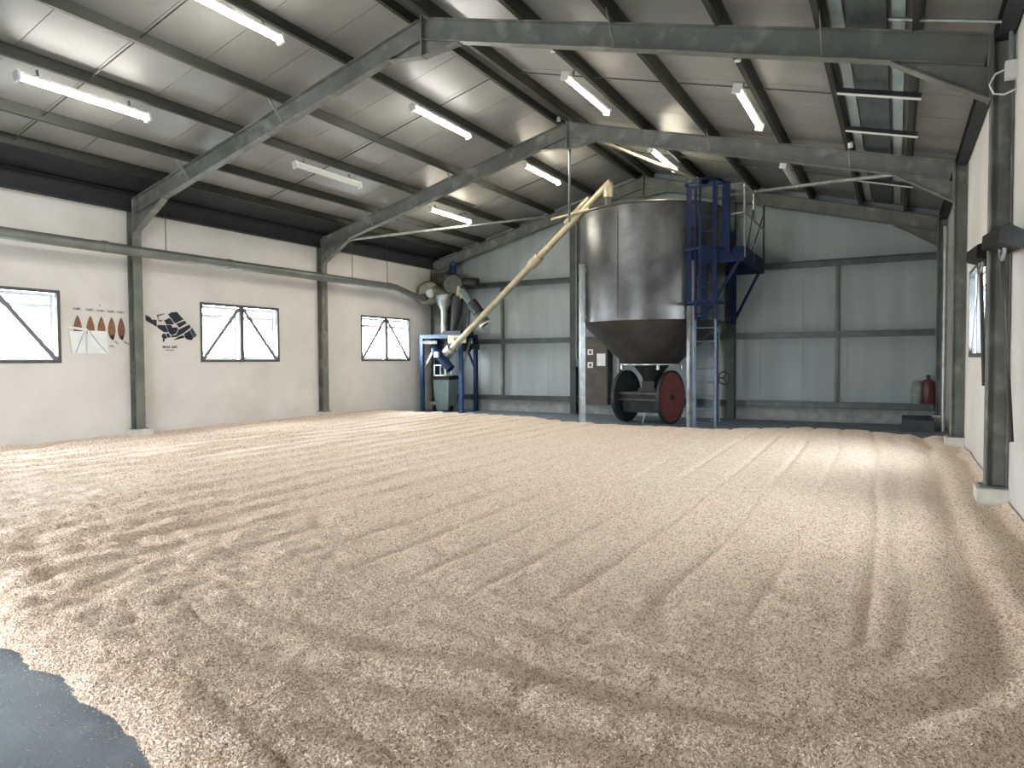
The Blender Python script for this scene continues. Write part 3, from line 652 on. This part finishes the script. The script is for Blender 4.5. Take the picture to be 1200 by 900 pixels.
# handwheel on its spindle
t = thing('handwheel', 'small black handwheel on a dark post behind the ladder', 'handwheel', (10.42, 18.4, ZF))
MB().bar((10.34, 18.4, ZF), (10.34, 18.4, 2.3), .07, .07).build('post', m_black, t)
hc = Vector((10.53, 18.38, 1.12)); ax = Vector((.6, -.8, 0)); sd = ax.cross(Vector((0, 0, 1)))
MB().tube([hc+(sd*math.cos(a)+Vector((0, 0, 1))*math.sin(a))*.16 for a in np.linspace(0, 2*math.pi, 25)], .018, 8, False).build('rim', m_black, t)
for a in (0, 2.09, 4.19): MB().bar(hc, hc+(sd*math.cos(a)+Vector((0, 0, 1))*math.sin(a))*.16, .02).build('spoke', m_black, t)
MB().tube([(10.34, 18.4, 1.12), tuple(hc)], .02, 8).build('spindle', m_black, t)

# ------------------------------------------------------------------ disc-wheeled cart under the silo
ax = Vector((.976, -.215, 0)).normalized(); nrm = Vector((ax.y, -ax.x, 0)); c0 = Vector((8.55, 18.25, .0))
cart = thing('grain_cart', 'black hopper cart with two big disc wheels standing under the silo', 'cart', (8.55, 18.25, ZF))
zw = ZF+.71
for s in (-1, 1):
    cc = c0+ax*(.68*s)+Vector((0, 0, zw))
    wl = MB().lathe([(.05, -.03), (.66, -.03), (.71, -.05), (.71, .05), (.675, .05), (.66, .02), (.05, .02)], cc, 56, axis=ax*1.0).build('wheel', m_black, cart)
    fo = cc+ax*(.022*1)
    if s > 0: MB().lathe([(.655, 0), (.655, .012), (.08, .016)], fo, 56, axis=ax).build('wheel_face', m_red, wl, label='oxide red wheel face')
    MB().lathe([(.075, 0), (.075, .06), (.04, .07)], fo, 18, axis=ax).build('hub', m_black, wl)
def cp(a, n_, z): q_ = c0+ax*a+nrm*n_; return (q_.x, q_.y, z)
def cbox(a0, a1, n0, n1, z0, z1, t0=0, m=m_black, name='part', taper=0):
    v = [cp(a0+taper, n0+taper, z0), cp(a1-taper*.2, n0+taper, z0), cp(a1-taper*.2, n1-taper, z0), cp(a0+taper, n1-taper, z0), cp(a0, n0, z1), cp(a1, n0, z1), cp(a1, n1, z1), cp(a0, n1, z1)]
    return MB().add(v, [(3, 2, 1, 0), (4, 5, 6, 7), (0, 1, 5, 4), (1, 2, 6, 5), (2, 3, 7, 6), (3, 0, 4, 7)]).build(name, m, cart)
cbox(-.62, .58, -.34, .42, .20, .68, name='hopper_box', taper=.07, m=m_black)
cbox(-.65, .60, -.37, .46, .68, .74, name='lid', m=m_dark)
cbox(-.64, .595, .42, .45, .52, .56, name='rib', m=m_dark)
cbox(-.18, .34, -.2, .22, .74, .84, name='neck_base', m=m_black)
cbox(-.10, .28, -.15, .17, .84, 1.03, name='neck', m=m_black)
MB().tube([cp(-.74, 0, zw), cp(.74, 0, zw)], .04, 12).build('axle', m_black, cart)
MB().tube([cp(.05, .25, .2), cp(.02, .3, ZF)], .02, 8).build('prop_stand', m_galv, cart)

# ------------------------------------------------------------------ auger
p0, p1 = Vector((1.72, 18.95, 2.0)), Vector((7.52, 17.98, 6.36)); ad = (p1-p0).normalized()
aug = thing('grain_auger', 'long cream tube auger rising diagonally to the silo top', 'auger', tuple(p0))
MB().tube([p0, p1+ad*.10], .10, 20).build('tube', m_auger, aug)
MB().tube([p0+ad*4.05, p0+ad*4.45], .15, 20).build('collar', m_auger, aug)
MB().tube([p0+ad*5.6+Vector((0, -.05, .15)), p0+ad*6.6+Vector((0, -.05, .15))], .07, 12).build('drive_cover', m_auger, aug)
MB().lathe([(.10, -.36), (.13, -.34), (.14, -.05), (.09, .06)], tuple(p1), 20).build('outlet_spout', m_auger, aug)
MB().tube([p1+Vector((0, 0, -.36)), (p1.x, p1.y, 5.6)], .10, 16).build('drop_pipe', m_dark, aug)
MB().lathe([(.19, -.02), (.19, .34), (.12, .36)], tuple(p0-ad*.32), 20, axis=ad).build('boot', m_galv, aug)
mo = MB().tube([p0-ad*.3+Vector((-.32, -.15, .12)), p0-ad*.3+Vector((.28, -.15, -.48))], .15, 16).build('motor', m_blue, aug)
MB().tube([p0-ad*.3+Vector((-.40, -.15, .20)), p0-ad*.3+Vector((-.32, -.15, .12))], .11, 14).build('motor_fan_cap', m_blue2, mo)
MB().box(1.25, 1.42, 18.62, 18.72, 1.72, 1.9).build('terminal_box', m_galv, aug)
MB().bar((7.0, 17.9, 5.75), (5.75, 18.1, 5.62), .05, .05).build('support_bar', m_auger, aug)
tag(MB().tube([(MID, Y2+.12, 6.45), (6.3, 18.12, 5.50)], .03, 10).build('hanging_rod', m_galv), 'thin pale rod hanging from the middle ridge down to the auger', 'rod')

# ------------------------------------------------------------------ cleaning machine on the blue stand
SX0, SX1, SY0, SY1, SZ = .33, 1.90, 19.25, 20.15, 2.48
st = thing('machine_stand', 'blue steel stand in the far left corner under the grain cleaner', 'stand', (1.1, 19.7, ZF))
for x in (SX0, SX1):
    for y in (SY0, SY1): MB().bar((x, y, ZF), (x, y, SZ), .12, .12).build('leg', m_blue2 if y < 20 else m_blue, st)
for y in (SY0, SY1): MB().bar((SX0+.06, y, SZ-.06), (SX1-.06, y, SZ-.06), .12, .12).build('top_beam', m_blue2, st)
for x in (SX0, SX1): MB().bar((x, SY0+.06, SZ-.06), (x, SY1-.06, SZ-.06), .12, .12).build('top_beam', m_blue, st)
MB().bar((SX1, SY1-.06, 1.35), (SX1-.45, SY1-.06, 2.36), .06, .06).build('brace', m_blue, st)
MB().bar((SX1, SY0+.04, 1.35), (SX1, SY1-.3, 2.36), .06, .06).build('brace', m_galv, st)
MB().bar((SX0+.02, SY0+.05, 1.30), (SX0+.45, SY0+.05, 2.0), .04, .06).build('brace', m_galv, st)
MB().box(1.35, 2.1, 19.95, 20.1, 1.98, 2.16).build('cross_channel', m_black, st)
cl = thing('grain_cleaner', 'cluster of dusty grey ducts, fan and cyclone above the blue stand', 'machine', (1.1, 19.7, SZ))
MB().box(.42, .95, 19.85, 20.15, SZ, 4.55).build('elevator_leg', m_dark, cl)
MB().box(.38, 1.0, 19.80, 20.2, 4.3, 4.62).build('elevator_head', m_dark, cl)
MB().lathe([(.05, -.16), (.36, -.16), (.41, -.10), (.41, .10), (.36, .16), (.05, .16)], (.47, 19.48, 3.90), 32, axis=(.75, -.66, 0)).build('fan_housing', m_olive, cl)
MB().lathe([(.16, 0), (.16, .10), (.12, .12)], (.58, 19.38, 3.90), 20, axis=(.75, -.66, 0)).build('fan_inlet', m_galv, cl)
MB().tube([(.45, 19.12, 3.74), (.45, 19.35, 3.76)], .125, 16).build('duct_coupling', m_dark, cl)
MB().tube([(.72, 19.5, 4.02), (1.0, 19.5, 3.90), (1.4, 19.5, 3.72)], [.16, .14, .16], 16).build('cross_duct', m_olive, cl)
MB().lathe([(.10, 2.5), (.105, 3.3), (.24, 3.55), (.26, 3.80), (.22, 3.84)], (1.13, 19.40, 0), 24).build('drop_cyclone', m_galv, cl)
MB().tube([(1.55, 19.6, 3.75), (1.50, 19.6, 3.2), (1.36, 19.6, 2.62)], [.22, .20, .12], 16).build('dust_hose', m_black, cl)
MB().box(1.0, 1.62, 19.6, 20.1, 3.7, 4.50).build('fan_box', m_olive, cl)
MB().lathe([(.05, -.14), (.30, -.14), (.34, -.08), (.34, .08), (.30, .14), (.05, .14)], (1.42, 19.55, 4.15), 28, axis=(.4, -.9, 0)).build('upper_fan', m_dark, cl)
MB().tube([(1.55, 19.75, 4.25), (2.25, 19.75, 4.20)], .15, 18).build('fan_motor', m_black, cl)
MB().tube([(1.28, 19.75, 4.50), (1.28, 19.75, 4.82)], .12, 16).build('head_motor', m_blue, cl)
MB().lathe([(.13, 0), (.11, .10), (.02, .15)], (1.28, 19.75, 4.82), 16).build('motor_cap', m_blue2, cl)
MB().tube([(1.60, 19.6, 4.2), (1.62, 19.6, 3.85), (1.78, 19.6, 3.7)], [.10, .14, .13], 14).build('elbow', m_auger, cl)
MB().tube([(1.70, 19.6, 3.95), (2.05, 19.6, 3.55), (2.2, 19.6, 3.38)], .125, 16).build('slant_pipe', m_bin, cl)
MB().tube([(2.10, 19.6, 3.52), (2.38, 19.6, 3.18)], .19, 16).build('flange_joint', m_black, cl)
MB().tube([(2.34, 19.6, 3.22), (2.62, 19.6, 2.80)], [.14, .21], 18).build('discharge_bell', m_dark, cl)
MB().lathe([(.17, 0), (.215, 0), (.215, .05), (.17, .05)], (2.62, 19.6, 2.80), 24, axis=(.55, 0, -.83), close=True).build('bell_rim', m_white, cl)
MB().bar((1.9, 19.6, SZ), (2.05, 19.6, 3.5), .06, .06).build('support_post', m_black, cl)
MB().box(1.32, 1.82, 19.36, 20.0, 1.92, SZ-.12).build('sieve_housing', m_black, cl)
MB().box(1.1, 1.85, 19.30, 20.1, SZ, SZ+.12).build('base_tray', m_black, cl)
cpn = MB().box(1.45, 2.15, 19.14, 19.185, 2.18, 2.44).build('control_panel', m_pbrown, cl)
for i in range(5): MB().box(1.72+i*.08, 1.76+i*.08, 19.125, 19.14, 2.27, 2.36).build('switch', m_black, cpn)
MB().bar((.62, 18.9, 2.22), (1.05, 19.1, 2.22), .10, .10).build('guard_plate', m_galv, cl)
# wheelie bin
bn = thing('wheelie_bin', 'green-grey wheeled bin with dark lid under the blue stand', 'bin', (1.02, 19.6, ZF))
b = MB(); b.add([(.80, 19.38, ZF+.06), (1.28, 19.38, ZF+.06), (1.28, 19.85, ZF+.06), (.80, 19.85, ZF+.06), (.72, 19.30, .98), (1.36, 19.30, .98), (1.36, 19.95, .98), (.72, 19.95, .98)], [(3, 2, 1, 0), (4, 5, 6, 7), (0, 1, 5, 4), (1, 2, 6, 5), (2, 3, 7, 6), (3, 0, 4, 7)]); b.build('body', m_bin, bn)
MB().box(.68, 1.42, 19.26, 20.0, .98, 1.10).build('lid', m_rubber, bn)
for x in (.72, 1.36): MB().tube([(x-.04, 19.42, ZF+.11), (x+.04, 19.42, ZF+.11)], .11, 18).build('wheel', m_rubber, bn)
t = thing('wire_crate', 'pale open crate resting on the wheeled bin under the auger motor', 'crate', (.95, 19.5, 1.10))
for z in (1.12, 1.46):
    b = MB(); 
    for a, c in (((.76, 19.35), (1.2, 19.35)), ((1.2, 19.35), (1.2, 19.7)), ((1.2, 19.7), (.76, 19.7)), ((.76, 19.7), (.76, 19.35))): b.bar((*a, z), (*c, z), .035)
    b.build('rim', m_white, t)
for x, y in ((.76, 19.35), (1.2, 19.35), (1.2, 19.7), (.76, 19.7)): MB().bar((x, y, 1.10), (x, y, 1.47), .035).build('corner_post', m_white, t)

# ------------------------------------------------------------------ control cabinet on the gable wall
t = thing('control_cabinet', 'brown electrical cabinet on the gable wall behind the silo leg', 'cabinet', (6.2, YB-.3, .2))
MB().box(5.80, 6.66, YB-.46, YB-.21, .22, 2.24).build('body', m_cab, t)
MB().box(5.83, 6.63, YB-.475, YB-.46, .26, 2.20).build('door', m_cab, t)
MB().box(6.32, 6.60, YB-.485, YB-.475, 1.42, 1.80).build('notice', m_paper, t)
for z in (1.85, 1.45): MB().box(6.02, 6.2, YB-.50, YB-.475, z-.09, z+.09).build('switch', m_white, t); MB().box(6.08, 6.14, YB-.52, YB-.50, z-.04, z+.04).build('switch_lever', m_black, t)
o = MB().box(5.56, 5.74, YB-.36, YB-.2, 1.40, 1.65).build('switch_box', m_steel2); tag(o, 'small grey switch box between the gable post and the brown cabinet', 'switch box')
tag(MB().tube([(5.62, YB-.42, 1.65), (5.62, YB-.42, 5.9)], .035, 10).build('cable_pipe', m_steel), 'thin grey cable pipe up the gable wall left of the silo', 'pipe')

# ------------------------------------------------------------------ right side: squeegees, pipe, canister
def squeegee(yh, zh, tilt, yend, zend, label, L):
    t = thing('floor_squeegee', label, 'squeegee', (W-.15, yh, zh), 'long-handled floor squeegees hung on the right wall')
    x = W-.17; e = Vector((0, math.cos(tilt), math.sin(tilt))); c = Vector((x, yh, zh))
    MB().prism([(-.11, -.06), (.09, -.13), (.12, -.09), (.12, 0), (-.04, .10), (-.10, .08)], c-e*L/2, c+e*L/2).build('head', m_rubber, t)
    MB().bar(c-e*(L/2-.03)+Vector((-.06, 0, .055)), c+e*(L/2-.03)+Vector((-.06, 0, .055)), .03, .05).build('blade', m_dark, t)
    dn = Vector((0, math.sin(tilt), -math.cos(tilt)))
    MB().tube([c+e*-.18+dn*.03, c+e*-.15+dn*.14, c+dn*.22, c+e*.15+dn*.14, c+e*.18+dn*.03], .018, 8).build('yoke', m_galv, t)
    MB().tube([c+dn*.20, (x+.06, yend, zend)], .022, 10).build('handle', m_wood, t)
    MB().tube([(W, yh, zh), (x, yh, zh)], .012, 6).build('wall_hook', m_galv, t)
squeegee(8.38, 2.77, R(5), 8.06, .80, 'black floor squeegee hung on the near side of the nearest right column', 1.5)
squeegee(10.35, 2.87, R(4), 10.5, 1.25, 'black floor squeegee hung beyond the nearest right column, before the window', 1.4)
tag(MB().tube([(W-.12, 18.8, ZF), (W-.12, 18.8, 4.6)], .05, 12).build('down_pipe', m_galv), 'pale vertical pipe on the right wall near the far corner', 'pipe')
t = thing('canister', 'dark red canister standing on the bottom rail in the far right corner', 'canister', (15.12, YB-.28, .45))
MB().lathe([(.13, .45), (.14, .47), (.14, .98), (.10, 1.05), (.04, 1.08)], (15.12, YB-.36, 0), 20).build('cylinder', m_ext, t)
MB().lathe([(.04, 1.08), (.05, 1.16), (.02, 1.18)], (15.12, YB-.36, 0), 12).build('valve', m_black, t)
t = thing('grain_sack', 'pale grey sack leaning beside the dark red canister in the far corner', 'sack', (14.9, YB-.28, .45))
MB().lathe([(.10, .45), (.13, .5), (.14, .8), (.11, .98), (.06, 1.04)], (14.88, YB-.33, 0), 16).build('bag', m_sack, t)
